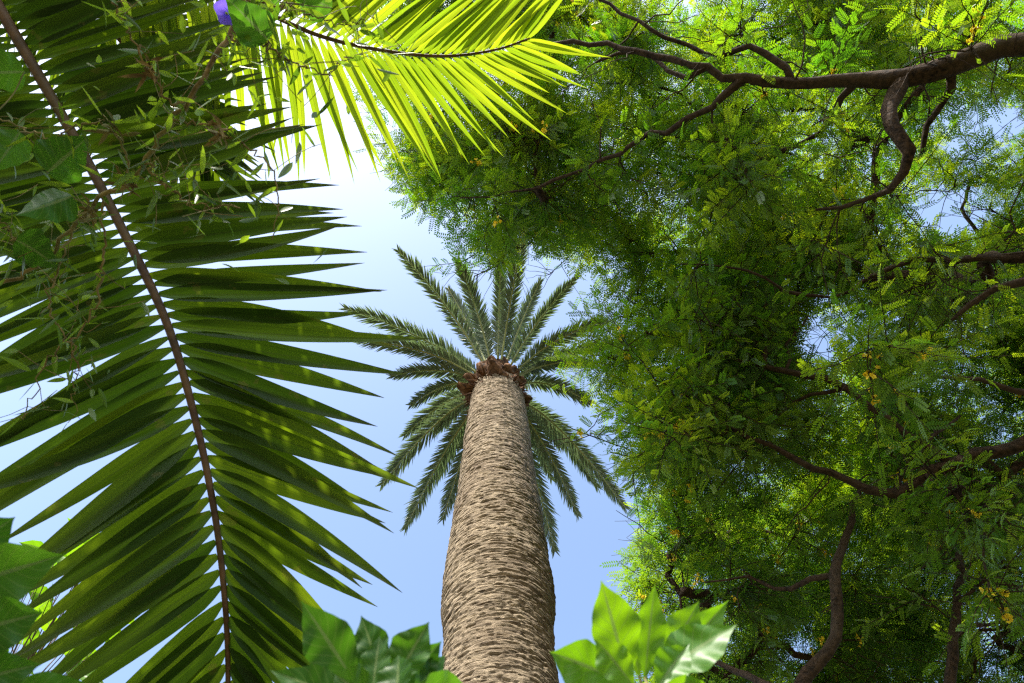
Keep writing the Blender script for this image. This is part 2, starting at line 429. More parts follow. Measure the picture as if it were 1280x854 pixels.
# ------------------------------------------------------------------ broad-leaved palm at the left
crown = P(-150, -270, 3.3)
def build_near_palm():
    t = thing('feather_palm', 'broad-leaved feather palm whose big green fronds arch over the left side', 'palm tree', (crown[0]-0.15, crown[1]-0.15, 0))
    base = np.array([crown[0]-0.15, crown[1]-0.15, -0.1])
    pts = catmull([base, base+[0.05, 0.02, 1.8], (base+crown)/2+[0.08, 0.0, 0.5], crown+[0, 0, 0.1]], 60)
    tb = MB(); tube(tb, pts, np.interp(np.linspace(0, 1, 60), [0, .08, 1], [.17, .12, .09])*(1+0.04*(np.arange(60) % 3 == 0)), 20)
    tb.build('trunk', M_smalltrunk, t)
    sh = MB(); tube(sh, catmull([crown+[0, 0, -.55], crown+[0, 0, -.2], crown+[0, 0, .25]], 16), np.interp(np.linspace(0, 1, 16), [0, .3, 1], [.10, .13, .07]), 18)
    sh.build('crownshaft', M_petiole, t)
    # the large dark frond running down the left of the view
    A = [crown, P(-60, -95, 3.15), P(8, 25, 3.0), P(92, 170, 2.85), P(152, 285, 2.7), P(207, 400, 2.55), P(243, 520, 2.42), P(268, 640, 2.3), P(281, 750, 2.22), P(285, 850, 2.18), P(280, 940, 2.12), P(268, 1030, 2.1)]
    cA = catmull(A, 140); upA = unit(unit(P(200, 400, 2.5)-CAM)*.85+[0, 0, .15])
    def angA(t_, s_):
        left = (np.cross(unit(cA[70]-cA[60]), upA)*s_)[0] < 0
        return np.interp(t_, [0, .4, .5, .6, .68, .78, .88, 1], [97, 93, 89, 82, 75, 64, 53, 40] if left else [86, 78, 68, 55, 46, 41, 36, 28])
    frond(t, cA, n=86, L0=0.88, wid=0.080, prof=prof_broad, lenf=lambda x: np.interp(x, [0, .12, .35, .6, .8, 1], [.7, 1.0, 1.0, .95, .72, .40]),
          ang=angA, lift=(-0.05, -0.02), droop=0.05, fold=0.50, upref=upA, segs=16, mat=M_near, rr=(0.034, 0.006), rmat=M_rach, start=0.16, jit=0.05,
          clump=0.05, twist=0.12, across=5, label='long dark broad frond running down the left side')
    # the sunlit frond at the top centre
    B = [crown, P(60, -110, 3.4), P(200, -45, 3.5), P(310, 5, 3.6), P(400, 45, 3.65), P(490, 65, 3.7), P(560, 70, 3.75), P(620, 62, 3.75), P(662, 48, 3.75)]
    cB = catmull(B, 120); upB = unit(unit(P(450, 60, 3.6)-CAM)*.8+[0, 0, .2])
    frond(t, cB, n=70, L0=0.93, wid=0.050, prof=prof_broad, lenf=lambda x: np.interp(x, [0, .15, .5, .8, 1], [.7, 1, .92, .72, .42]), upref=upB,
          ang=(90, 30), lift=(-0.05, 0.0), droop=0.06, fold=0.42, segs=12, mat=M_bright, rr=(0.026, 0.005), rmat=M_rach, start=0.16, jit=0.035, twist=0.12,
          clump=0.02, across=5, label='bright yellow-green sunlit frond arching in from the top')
    # others of the crown, mostly outside the view, the last ones added to shade the first
    rest = [([crown, P(-260, -150, 3.9), P(-210, 0, 4.0), P(-220, 200, 3.9), P(-300, 380, 3.6)], M_bright),
            ([crown, P(-70, -180, 3.7), P(50, -70, 3.85), P(150, 50, 3.9), P(225, 140, 3.85), P(270, 215, 3.8)], M_near),
            ([crown, P(20, -230, 3.9), P(150, -200, 4.2), P(330, -170, 4.2), P(480, -230, 3.9)], M_near),
            ([crown, crown+[-.9, .2, .9], crown+[-1.8, .5, 1.0], crown+[-2.7, .9, .3]], M_near),
            ([crown, crown+[-.5, -.9, .8], crown+[-1.0, -1.8, .9], crown+[-1.3, -2.6, .2]], M_near),
            ([crown, crown+[.6, -.9, .9], crown+[1.1, -1.8, .9], crown+[1.4, -2.7, .2]], M_near)]
    rest += [([crown, crown+np.array(a), crown+np.array(b), crown+np.array(c)], M_near) for a, b, c in (
        ([.35, -.4, .8], [.7, -1.0, 1.0], [.9, -1.7, .6]), ([-.8, -.5, .6], [-1.6, -.9, .7], [-2.3, -1.2, .2]))]
    for pts, mt in rest:
        frond(t, catmull(pts, 90), n=52, L0=0.75, wid=0.07, prof=prof_broad, lenf=lambda x: np.interp(x, [0, .15, .5, .8, 1], [.7, 1, .95, .75, .45]),
              ang=(84, 22), lift=(0.1, 0.0), droop=0.15, fold=0.35, segs=8, mat=mt, rr=(0.03, 0.006), rmat=M_rach, start=0.16, jit=0.05, clump=0.05)
    return t
near_palm = build_near_palm()

# ------------------------------------------------------------------ the feathery-leaved trees
def in_poly(u, v, poly):
    poly = np.asarray(poly, float); n = len(poly); inside = np.zeros(u.shape, bool); j = n-1
    for i in range(n):
        xi, yi = poly[i]; xj, yj = poly[j]
        c = ((yi > v) != (yj > v)) & (u < (xj-xi)*(v-yi)/(yj-yi+1e-9)+xi)
        inside ^= c; j = i
    return inside

def zone(poly, z0, z1, n, seed, per=6, sig=.22):
    r = np.random.default_rng(seed); poly = np.asarray(poly, float)
    lo, hi = poly.min(0), poly.max(0); out = []
    while len(out) < n:
        u = r.uniform(lo[0], hi[0], 400); v = r.uniform(lo[1], hi[1], 400); Z = (r.uniform(z0**3, z1**3, 400))**(1/3)
        k = in_poly(u, v, poly)
        for a, b, c in zip(u[k], v[k], Z[k]):
            p = P(a, b, c)
            out += list(p + r.normal(0, 1, (per, 3))*np.array([sig, sig, sig*.6]))
            if len(out) >= n: break
    return out[:n]

EDGE_TOP = [(500, 200), (480, -90), (1450, -90), (1450, 330), (960, 330), (760, 335), (705, 318), (650, 300), (590, 312), (548, 300), (515, 262)]
targets = []
targets += zone(EDGE_TOP, 7.2, 9.4, 580, 11)
targets += zone([(700, -60), (1450, -60), (1450, 300), (880, 320), (760, 200)], 6.2, 7.6, 85, 12)
targets += zone([(500, 205), (560, 150), (720, 140), (745, 315), (650, 300), (560, 312), (520, 270)], 7.0, 8.8, 60, 21)
targets += zone([(1000, -40), (1400, -40), (1400, 320), (1000, 320)], 7.5, 10.0, 100, 22)
targets += zone([(735, 345), (960, 300), (1000, 450), (960, 640), (830, 640), (800, 585), (745, 520), (715, 480), (740, 430), (728, 390)], 5.9, 8.1, 225, 13)
targets += zone([(960, 300), (1450, 280), (1450, 640), (1100, 620), (1080, 520), (1130, 420), (1000, 400)], 6.4, 9.2, 360, 14)
targets += zone([(970, 440), (1130, 400), (1120, 620), (960, 620)], 7.0, 9.5, 70, 15)
targets += zone([(800, 700), (830, 640), (1000, 610), (1450, 600), (1450, 1000), (820, 1000), (825, 760)], 6.4, 9.2, 540, 16)
targets += zone([(880, 640), (1250, 600), (1300, 950), (1000, 950)], 7.4, 10.3, 300, 17)
targets += zone([(1120, 330), (1330, 300), (1330, 900), (1180, 900), (1180, 560)], 4.8, 6.0, 40, 18)
targets += zone([(880, 30), (1010, 20), (1060, 290), (930, 300)], 5.4, 6.2, 14, 19)
targets += zone([(1080, 180), (1160, 150), (1170, 260), (1100, 290)], 4.8, 5.8, 5, 20)
targets = np.array(targets)
# openings where the photograph shows sky between the limbs
u_, v_, _ = to_px(targets)[0], to_px(targets)[1], None
keep = np.ones(len(targets), bool)
for (cu, cv, ru, rv, pr) in [(1190, 265, 62, 45, .96), (1015, 425, 40, 38, .92), (1255, 140, 40, 34, .85), (700, 395, 10, 40, 0), (770, 660, 26, 26, 1),
                             (1250, 620, 30, 24, .6), (1005, 800, 28, 20, .85), (1235, 795, 24, 60, .8), (930, 100, 30, 20, .5)]:
    m_ = ((u_-cu)/ru)**2+((v_-cv)/rv)**2 < 1
    keep &= ~(m_ & (rng.random(len(targets)) < pr))
targets = targets[keep]

FL = [(1085, 443, 3.9), (1086, 468, 3.9), (1092, 499, 3.9), (1101, 444, 4.0), (1150, 445, 4.1), (826, 546, 4.6), (810, 543, 4.6), (1252, 738, 3.8), (1255, 770, 3.8), (1238, 745, 3.9),
      (1221, 22, 4.2), (1218, 38, 4.2), (1136, 608, 5.0), (1128, 596, 5.0), (845, 532, 4.8), (860, 538, 5.), (775, 420, 5.), (725, 540, 5.4), (1000, 655, 6), (973, 700, 6), (960, 735, 6.2),
      (1075, 800, 6), (1050, 240, 5.5), (1190, 640, 5), (1228, 650, 4.8), (1170, 680, 5.), (885, 650, 6), (840, 665, 6.2), (838, 700, 6.4), (1030, 690, 6), (1165, 612, 5.2), (955, 120, 5.), (1040, 90, 5.2)]

LIMBS = {}
LIMBS['A'] = [  # tree at the right: polylines (u, v, depth, radius); the first of each continues the trunk
    [('w', 5.9, 2.2, -0.2, .40), ('w', 5.8, 2.1, 2.0, .31), ('w', 5.6, 1.8, 4.2, .27), (1560, 120, 4.9, .21), (1400, 40, 5.3, .17), (1285, 48, 5.6, .145), (1190, 80, 5.8, .13), (1125, 98, 5.9, .12),
     (1060, 102, 6.0, .085), (1000, 102, 6.1, .075), (930, 101, 6.2, .062), (885, 86, 6.3, .05), (835, 74, 6.5, .045), (770, 56, 6.8, .038), (700, 55, 7.1, .03), (640, 62, 7.4, .018)],
    [('w', 5.6, 1.8, 4.2, .22), (1500, 330, 5.2, .15), (1380, 330, 5.9, .10), (1280, 322, 6.2, .06), (1200, 328, 6.3, .05), (1150, 320, 6.4, .042), (1090, 350, 6.5, .03), (1040, 372, 6.6, .018)],
    [(1380, 330, 5.9, .09), (1285, 350, 5.8, .055), (1220, 372, 5.8, .035), (1190, 400, 5.9, .02)],
    [('w', 5.6, 1.8, 4.2, .22), (1500, 470, 5.3, .14), (1370, 520, 5.9, .10), (1260, 560, 6.1, .08), (1180, 582, 6.2, .075), (1110, 616, 6.3, .062), (1035, 590, 6.4, .045), (960, 558, 6.5, .034), (895, 520, 6.6, .022)],
    [(1370, 520, 5.9, .07), (1285, 492, 5.6, .04), (1225, 474, 5.6, .028), (1160, 470, 5.7, .018)],
    [(1125, 98, 5.9, .11), (1113, 135, 5.75, .085), (1118, 165, 5.6, .082), (1136, 196, 5.5, .07), (1130, 222, 5.6, .05), (1085, 248, 5.9, .03), (1020, 262, 6.2, .018)],
    [(1190, 80, 5.8, .08), (1185, 110, 5.9, .05), (1160, 150, 6.1, .04), (1145, 210, 6.3, .025)],
    [(930, 101, 6.2, .05), (880, 140, 6.4, .036), (815, 170, 6.7, .03), (735, 208, 7.2, .024), (650, 240, 7.6, .018), (575, 248, 7.9, .01)],
    [(1000, 102, 6.1, .05), (940, 62, 6.3, .042), (890, 68, 6.5, .034), (800, 28, 6.8, .028), (730, -15, 7.2, .02)],
    [(885, 86, 6.3, .04), (850, 95, 6.5, .036), (800, 62, 6.9, .03), (745, 78, 7.1, .02)],
    [(1060, 102, 6.0, .05), (1020, 170, 6.6, .035), (950, 190, 7.0, .028), (880, 175, 7.3, .018)],
    [(1180, 582, 6.2, .06), (1120, 530, 6.4, .045), (1060, 482, 6.6, .05), (990, 465, 6.8, .042), (925, 452, 6.9, .028), (880, 440, 7.0, .016)],
    [(1060, 482, 6.6, .03), (1000, 500, 6.8, .025), (960, 540, 7.0, .018)],
    [(990, 465, 6.8, .025), (985, 430, 7.0, .02), (1010, 395, 7.2, .014)],
    [(1110, 616, 6.3, .04), (1150, 560, 6.6, .03), (1200, 520, 6.9, .02)],
    [(1040, 372, 6.6, .03), (985, 365, 6.7, .024), (930, 340, 6.7, .016), (850, 330, 6.8, .01)],
]
LIMBS['B'] = [  # tree at the bottom right
    [('w', 3.3, 4.6, -0.2, .22), ('w', 3.1, 4.5, 2.2, .17), (1090, 1060, 4.9, .13), (1000, 870, 5.4, .085), (1030, 815, 5.6, .07), (1048, 765, 5.8, .064), (1040, 722, 6.0, .066), (1057, 680, 6.3, .052),
     (1064, 640, 6.6, .036), (1075, 600, 6.9, .022)],
    [(1040, 722, 6.0, .05), (1008, 722, 6.2, .036), (975, 735, 6.4, .028), (935, 720, 6.6, .018), (880, 728, 6.8, .01)],
    [(1090, 1060, 4.9, .10), (1180, 900, 5.6, .06), (1190, 790, 6.2, .045), (1200, 700, 6.8, .035), (1210, 650, 7.2, .02)],
    [(1000, 870, 5.4, .05), (920, 840, 6.4, .035), (860, 800, 7.0, .025), (850, 745, 7.3, .012)],
    [(1190, 790, 6.2, .035), (1250, 780, 6.4, .02), (1300, 760, 6.5, .012)],
]

def node_pt(q):
    return (np.array(q[1:4], float), q[4]) if q[0] == 'w' else (P(q[0], q[1], q[2]*.88), q[3]*.63)

nodes = []; parent = []; minr = []; owner = []; pathlen = []
for own in ('A', 'B'):
    first = True
    local = {}
    for pl in LIMBS[own]:
        pts = [node_pt(q) for q in pl]
        arr = np.array([np.append(p, r) for p, r in pts])
        seg = np.linalg.norm(np.diff(arr[:, :3], axis=0), axis=1).sum()
        n = max(6, int(seg/0.16))
        cu = catmull(arr, n)
        cu[1:-1, :3] += rng.normal(0, 0.016, (n-2, 3))
        if first:
            prev = -1; first = False; k0 = 0
        else:
            cand = [i for i in range(len(nodes)) if owner[i] == own]
            prev = cand[int(np.argmin(((np.array([nodes[i] for i in cand]) - cu[0, :3])**2).sum(1)))]; k0 = 1
        for k in range(k0, n):
            nodes.append(cu[k, :3]); parent.append(prev); minr.append(cu[k, 3]); owner.append(own)
            pathlen.append(0 if prev < 0 else pathlen[prev] + np.linalg.norm(cu[k, :3]-nodes[prev]))
            prev = len(nodes)-1
first_twig = len(nodes)
allt = np.vstack([targets, np.array([P(f[0], f[1], f[2]*1.15) for f in FL])])
NT = len(allt)
NA = np.array(nodes)
att = np.array([i for i in range(len(nodes)) if nodes[i][2] > 5.6])
def costs(nidx, T_):
    q = np.array([nodes[i] for i in nidx]); pl = np.array([pathlen[i] for i in nidx])
    d = np.linalg.norm(T_[:, None]-q[None], axis=2) + 0.10*pl[None]
    # tree B keeps to the lower part of the view
    return d
best = np.full(NT, 1e9); bidx = np.zeros(NT, int)
c = costs(att, allt); bidx = att[c.argmin(1)]; best = c.min(1)
tipnode = np.full(NT, -1); done = np.zeros(NT, bool)
for _ in range(NT):
    bb = np.where(done, 1e9, best); i = int(bb.argmin()); done[i] = True
    a = bidx[i]; A0 = np.array(nodes[a]); B0 = allt[i]; d = np.linalg.norm(B0-A0)
    pdir = unit(A0-np.array(nodes[parent[a]])) if parent[a] >= 0 else unit(B0-A0)
    n = max(2, int(d/0.16)+1)
    x = np.linspace(0, 1, n+1)[1:, None]
    ctrl = A0 + pdir*d*0.30
    pa = (1-x)**2*A0 + 2*x*(1-x)*((ctrl+(A0+B0)/2)/2+rng.normal(0, .05*d, 3)) + x**2*B0
    pa[:-1] += rng.normal(0, 0.014, pa[:-1].shape)
    prev = a; new = []
    for q in pa:
        nodes.append(q); parent.append(prev); minr.append(0.0); owner.append(owner[a])
        pathlen.append(pathlen[prev]+np.linalg.norm(q-nodes[prev])); prev = len(nodes)-1; new.append(prev)
    tipnode[i] = prev
    rem = ~done
    if rem.any():
        c = costs(new, allt[rem]); m = c.min(1); am = np.array(new)[c.argmin(1)]
        idr = np.where(rem)[0]; better = m < best[idr]
        best[idr[better]] = m[better]; bidx[idr[better]] = am[better]
nodes = np.array(nodes); parent = np.array(parent); minr = np.array(minr); NN = len(nodes)
pw = 2.35; acc = np.zeros(NN); rad = np.zeros(NN); nch = np.bincount(parent[parent >= 0], minlength=NN)
for i in range(NN-1, -1, -1):
    r = max((acc[i] if nch[i] else 0.0056**pw)**(1/pw), 0.0)
    rad[i] = min(r, 0.05) if minr[i] == 0 else max(minr[i], min(r, minr[i]*1.25))
    if parent[i] >= 0: acc[parent[i]] += r**pw
owner = np.array(owner)
children = [[] for _ in range(NN)]
for i in range(NN):
    if parent[i] >= 0: children[parent[i]].append(i)

# chains: follow the thickest child
def chains(own):
    out = []; st = [(-1, int(np.where(owner == own)[0][0]))]
    while st:
        par, i = st.pop(); ch = [par, i] if par >= 0 else [i]
        while children[i]:
            ks = sorted(children[i], key=lambda k: -rad[k])
            for k in ks[1:]: st.append((i, k))
            i = ks[0]; ch.append(i)
        out.append(ch)
    return out

# compound leaf template: leaflets in pairs along a drooping stalk
def leaf_template(pairs, quad):
    v = []; f = []; lp = []
    def leaflet(p, d, L, w, rr):
        d = unit(d); s = unit(np.cross([0, 0, 1.0], d)); k = len(v)
        nz_ = np.array([0, 0, 1.0])
        if quad:
            pts = [p, p+d*L*.5-s*w*.5, p+d*L, p+d*L*.5+s*w*.5]
            v.extend(pts); lp.extend([(0, 0, rr), (-1, .5, rr), (0, 1, rr), (1, .5, rr)]); f.append([k, k+1, k+2, k+3])
        else:
            pts = [p, p+d*L*.28-s*w*.46, p+d*L*.78-s*w*.42, p+d*L, p+d*L*.78+s*w*.42, p+d*L*.28+s*w*.46]
            pts[1] = pts[1]+nz_*w*.12; pts[2] = pts[2]+nz_*w*.12; pts[4] = pts[4]+nz_*w*.12; pts[5] = pts[5]+nz_*w*.12
            v.extend(pts); lp.extend([(0, 0, rr), (-1, .3, rr), (-1, .8, rr), (0, 1, rr), (1, .8, rr), (1, .3, rr)])
            f.append([k, k+1, k+2, k+3]); f.append([k, k+3, k+4, k+5])
    for i in range(pairs):
        x = 0.12+0.86*i/pairs
        p = np.array([x, 0, -0.30*x*x])
        for s in (1, -1):
            leaflet(p+[0.02*s, 0, 0], np.array([0.38+0.3*x, s, -0.12]), 0.25*(1-0.25*abs(x-.45)), (0.092 if quad else 0.080), 0)
    leaflet(np.array([.98, 0, -.29]), np.array([1, 0, -.5]), .22, .09, 0)
    # stalk
    k = len(v); v.extend([np.array([0, .006, 0]), np.array([0, -.006, 0]), np.array([.99, -.003, -.295]), np.array([.99, .003, -.295])])
    lp.extend([(0, 0, 0)]*4); f.append([k, k+1, k+2, k+3])
    return np.array(v), np.array(f), np.array(lp)

def place_leaves(mb, pos, D, up, size, tpl, rnd):
    v, f, lp = tpl; M = len(pos)
    D = unit(D); Y = unit(np.cross(up, D)); Zx = np.cross(D, Y)
    curl = rng.uniform(0.3, 1.9, M)
    vx = v[None].repeat(M, 0).copy(); vx[..., 2] *= curl[:, None]
    w = pos[:, None] + size[:, None, None]*(vx[..., :1]*D[:, None]+vx[..., 1:2]*Y[:, None]+vx[..., 2:]*Zx[:, None])
    l = lp[None].repeat(M, 0).copy(); l[..., 2] = rnd[:, None]
    mb.add(w, (f[None]+(np.arange(M)*len(v))[:, None, None]).reshape(-1, 4), None, l)

TPL_N = leaf_template(8, False); TPL_F = leaf_template(7, True)

# flower cluster meshes (shared)
def flower_mesh(seed):
    r = np.random.default_rng(seed); mb = MB()
    for b in range(9):
        c = np.array([0, 0, 0])+r.normal(0, .022, 3)*np.array([1, 1, 1.7])
        tube(mb, [[0, 0, .02], c*.5, c], .0016, 3, cap=False)
        ax = unit(r.normal(0, 1, 3)+[0, 0, -.5]); e1 = unit(np.cross(ax, [.3, .9, .1])); e2 = np.cross(ax, e1)
        n = 5; a = np.arange(n)*2*PI/n+r.uniform(0, 6)
        D = np.cos(a)[:, None]*e1+np.sin(a)[:, None]*e2+ax*.45
        W = -np.sin(a)[:, None]*e1+np.cos(a)[:, None]*e2
        strips(mb, np.repeat(c[None], n, 0), D, W, r.uniform(.016, .024, n), .019, lambda x: np.sin(PI*np.clip(x*.85+.12, 0, 1))**.7, segs=4, fold=.35, droop=.2)
    return mb
def flower_meshes():
    out = []
    for s in range(3):
        mb = flower_mesh(s); tmp = mb.build('flower_cluster', M_petal, None); out.append(tmp)
    return out

SKYPOLY = [(440, 180), (482, 195), (500, 262), (528, 312), (546, 338), (585, 330), (636, 336), (645, 292), (664, 290), (672, 322), (690, 318), (718, 322), (722, 350), (722, 400), (695, 440), (680, 480), (700, 520), (745, 555),
           (785, 600), (800, 650), (775, 685), (768, 720), (795, 760), (780, 900), (400, 900), (400, 180)]
def build_tree(own, name, label, mat, loc, seed):
    t = thing(name, label, 'tree', loc)
    tb = MB(); bb = MB()
    chs = chains(own)
    for ci, ch in enumerate(chs):
        pts = nodes[ch]; r = rad[ch].copy()
        if len(ch) > 1 and ci: r[0] = min(r[0], r[1]*1.15)
        if ci == 0:
            # trunk up to the fork, then the limb
            zf = 5.7 if own == 'A' else 5.0
            k = int(np.argmax(pts[:, 2] > zf))
            tube(tb, pts[:k+1], r[:k+1]*(1+0.25*np.exp(-np.maximum(pts[:k+1, 2], 0)*3)), 18, rough=0.02)
            pts = pts[k:]; r = r[k:]
        mx = r.max()
        tube(bb, pts, r, 12 if mx > .05 else (7 if mx > .015 else 4), rough=0.085 if mx > .02 else 0.0, cap=mx > .015)
    tb.build('trunk', M_limb, t)
    rb = np.random.default_rng(seed+5)
    cand = np.where((owner == own) & (rad > .011) & (rad < .09) & (nodes[:, 2] > 5.8))[0]
    for i in rb.choice(cand, 330):                              # bare side twigs
        d = unit(rb.normal(0, 1, 3)*[1, 1, .6]); L = rb.uniform(.3, 1.0)
        q = nodes[i]+np.cumsum(np.vstack([[0, 0, 0], (d+rb.normal(0, .35, (7, 3)))*L/7]), 0)
        tube(bb, q, np.linspace(.008, .0022, 8)*rb.uniform(.6, 1.2), 4, cap=False)
        k = int(rb.integers(2, 6)); d2 = unit(d+rb.normal(0, .8, 3))
        tube(bb, q[k]+np.cumsum(np.vstack([[0, 0, 0], (d2+rb.normal(0, .3, (4, 3)))*L/9]), 0), np.linspace(.004, .0018, 5), 3, cap=False)
    # twigs and leaves
    mbN = MB(); rg = np.random.default_rng(seed)
    tips = [i for i in range(NT) if owner[tipnode[i]] == own]
    pos = []; dirs = []; size = []; rnd = []
    for i in tips:
        tn = tipnode[i]; c0 = nodes[tn]
        td = unit(c0-nodes[parent[tn]])
        bt = np.clip(rg.normal(0.5, 0.25), 0, 1)
        ntw = rg.integers(5, 8)
        for k in range(ntw):
            d = unit(td*0.5+rg.normal(0, .75, 3)*np.array([1, 1, .55])+[0, 0, .05])
            L = rg.uniform(.30, .62); st = c0 - td*rg.uniform(0, .22)
            x = np.linspace(0, 1, 5)[:, None]
            tp = st + d*L*x + np.array([0, 0, -.16])*L*x**2 + rg.normal(0, .008, (5, 3))
            tube(bb, tp, np.linspace(.0052, .002, 5), 3, cap=False)
            nl = int(L/0.052)
            xs = (np.arange(nl)+.7)/nl
            pp = np.stack([np.interp(xs, x[:, 0], tp[:, j]) for j in range(3)], 1)
            sd = unit(np.cross(d, [0, 0, 1.0]))
            sg = np.where(np.arange(nl) % 2, 1, -1)[:, None]
            dd = d*.55+sd*sg*.85+rg.normal(0, .28, (nl, 3))+[0, 0, -.10]
            dd[-1] = d
            pos.append(pp); dirs.append(dd); size.append(rg.uniform(.105, .185, nl)); rnd.append(np.clip(bt+rg.normal(0, .2, nl), 0, 1)**1.3*1.1)
    pos = np.vstack(pos); dirs = np.vstack(dirs); size = np.concatenate(size); rnd = np.concatenate(rnd)
    # leaves right in the gaps that show sky, or over the open sky left of the crown, are not there
    u, v, Z = to_px(pos)
    k = np.ones(len(pos), bool)
    for (cu, cv, ru, rv, pr) in [(1190, 268, 58, 34, .9), (1015, 425, 34, 30, .85), (1255, 150, 34, 26, .8), (1005, 800, 22, 16, .8), (775, 660, 30, 28, 1), (1235, 795, 16, 44, .7)]:
        k &= ~((((u-cu)/ru)**2+((v-cv)/rv)**2 < 1) & (rg.random(len(pos)) < pr))
    k &= ~(in_poly(u, v, SKYPOLY) & (rg.random(len(pos)) < .97))
    big = np.where(rad[:NN] > .028)[0]; bu, bv, bZ = to_px(nodes[big]); br = rad[big]/bZ*F
    ok = (bu > -50) & (bu < 1330) & (bv > -50) & (bv < 900); bu, bv, bZ, br = bu[ok], bv[ok], bZ[ok], br[ok]
    for i0 in range(0, len(pos), 4000):
        sl_ = slice(i0, i0+4000)
        dd2 = np.hypot(u[sl_, None]-bu, v[sl_, None]-bv) < (br+9)
        front = (dd2 & (Z[sl_, None] < bZ+.1)).any(1)
        k[sl_] &= ~(front & (rg.random(front.shape) < .58))
    pos, dirs, size, rnd, Z = pos[k], dirs[k], size[k], rnd[k], Z[k]
    up = unit(np.array([0, 0, 1.0])+rg.normal(0, .42, (len(pos), 3)))
    size = size*np.where(Z < 6.2, .85, 1.06)
    near = Z < 6.6
    place_leaves(mbN, pos[near], dirs[near], up[near], size[near], TPL_N, rnd[near])
    place_leaves(mbN, pos[~near], dirs[~near], up[~near], size[~near], TPL_F, rnd[~near])
    print('leaves', own, len(pos), near.sum(), 'verts', mbN.n)
    bb.build('limbs', M_limb, t)
    mbN.build('crown', mat, t)
    # flowers
    fl = [i for i in tips if i >= len(targets)]
    tr = [i for i in tips if i < len(targets)]
    uu, vv, ZZ = to_px(nodes[tipnode[tr]])
    w = np.where((uu < 760) & (vv < 340), 6.0, np.where((uu > 780) & (uu < 880) & (vv > 600), 6.0, 1.0))*((uu < 1290) & (vv > -10) & (vv < 860))*np.where(ZZ < 8.4, 1, .15)
    pick = rg.choice(len(tr), size=min(95-len(fl), len(tr)), replace=False, p=w/w.sum()) if own == 'A' else rg.choice(len(tr), size=80, replace=False, p=w/w.sum())
    spots = [(nodes[tipnode[i]], rg.uniform(.8, 1.05)) for i in fl]
    for k in pick:
        q = nodes[tipnode[tr[k]]]; q = q + unit(CAM-q)*rg.uniform(.10, .35)+rg.normal(0, .05, 3)
        spots.append((q, rg.uniform(.6, 1.05)))
    for j, (q, s) in enumerate(spots):
        o = bpy.data.objects.new('flower_cluster', FM[j % 3].data); C.objects.link(o); o.parent = t
        o.location = [float(x) for x in (q-np.array(loc))]; o.scale = (s, s, s); o.rotation_euler = (rg.uniform(-.5, .5), rg.uniform(-.5, .5), rg.uniform(0, 6))
    return t
FM = flower_meshes()
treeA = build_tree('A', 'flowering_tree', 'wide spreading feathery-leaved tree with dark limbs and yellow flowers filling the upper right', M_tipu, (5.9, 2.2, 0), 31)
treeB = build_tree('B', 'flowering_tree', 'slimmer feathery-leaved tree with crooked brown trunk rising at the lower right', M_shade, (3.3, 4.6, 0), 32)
for o in FM: bpy.data.objects.remove(o)

# ------------------------------------------------------------------ shrubs close to the camera
def prof_toothed(seed, teeth=6, amp=.2, peak=.5):
    r = np.random.default_rng(seed)
    ph = r.uniform(0, 1)
    def f(x):
        b = np.where(x < peak, np.sin(np.clip(x/peak, 0, 1)*PI/2)**1.25, np.cos(np.clip((x-peak)/(1-peak), 0, 1)*PI/2)**1.45)
        saw = .5+.35*np.sin((x*teeth+ph)*2*PI)+.15*np.sin((x*teeth*2.7+ph)*2*PI)
        return np.clip(b*(1-amp+amp*saw)+.015, .01, 1)
    return f

def shrub(name, label, cat, leaves, stem_base, hub, mat, smat=M_stem, teeth=5, amp=.18, group=None, facing=0.75):
    """leaves: (base u,v,Z, tip u,v,Z, width px)"""
    t = thing(name, label, cat, stem_base, group)
    sb = MB()
    hub = np.asarray(hub, float); b0 = np.asarray(stem_base, float)
    mid = (hub+b0)/2+[0.03, 0.04, 0]
    main = catmull([b0+[0, 0, -.05], mid, hub], 40)
    tube(sb, main, np.linspace(.012, .004, 40), 8)
    for i, lf in enumerate(leaves):
        b = P(*lf[0:3]); q = P(*lf[3:6]); w = lf[6]/F*(lf[2]+lf[5])/2
        D = q-b; L = np.linalg.norm(D)
        view = unit((b+q)/2-CAM)
        W = unit(np.cross(unit(D), view+rng.normal(0, 1-facing, 3)))
        mb = MB()
        strips(mb, [b], [D], [W], L, w, prof_toothed(i+len(name), teeth, amp, rng.uniform(.42, .58)), segs=40, fold=rng.uniform(.2, .5), droop=rng.uniform(.02, .14),
               bend=[unit(np.cross(D, W))*rng.uniform(-.10, .10)], across=9, wave=.11)
        mb.build('leaf', mat, t)
        k = int(rng.integers(30, 39)); pet = catmull([main[k], (main[k]+b)/2+[0, 0, .004], b+unit(D)*L*.04], 8)
        tube(sb, pet, np.linspace(.0028, .0018, 8), 6)
    sb.build('stem', smat, t)
    return t

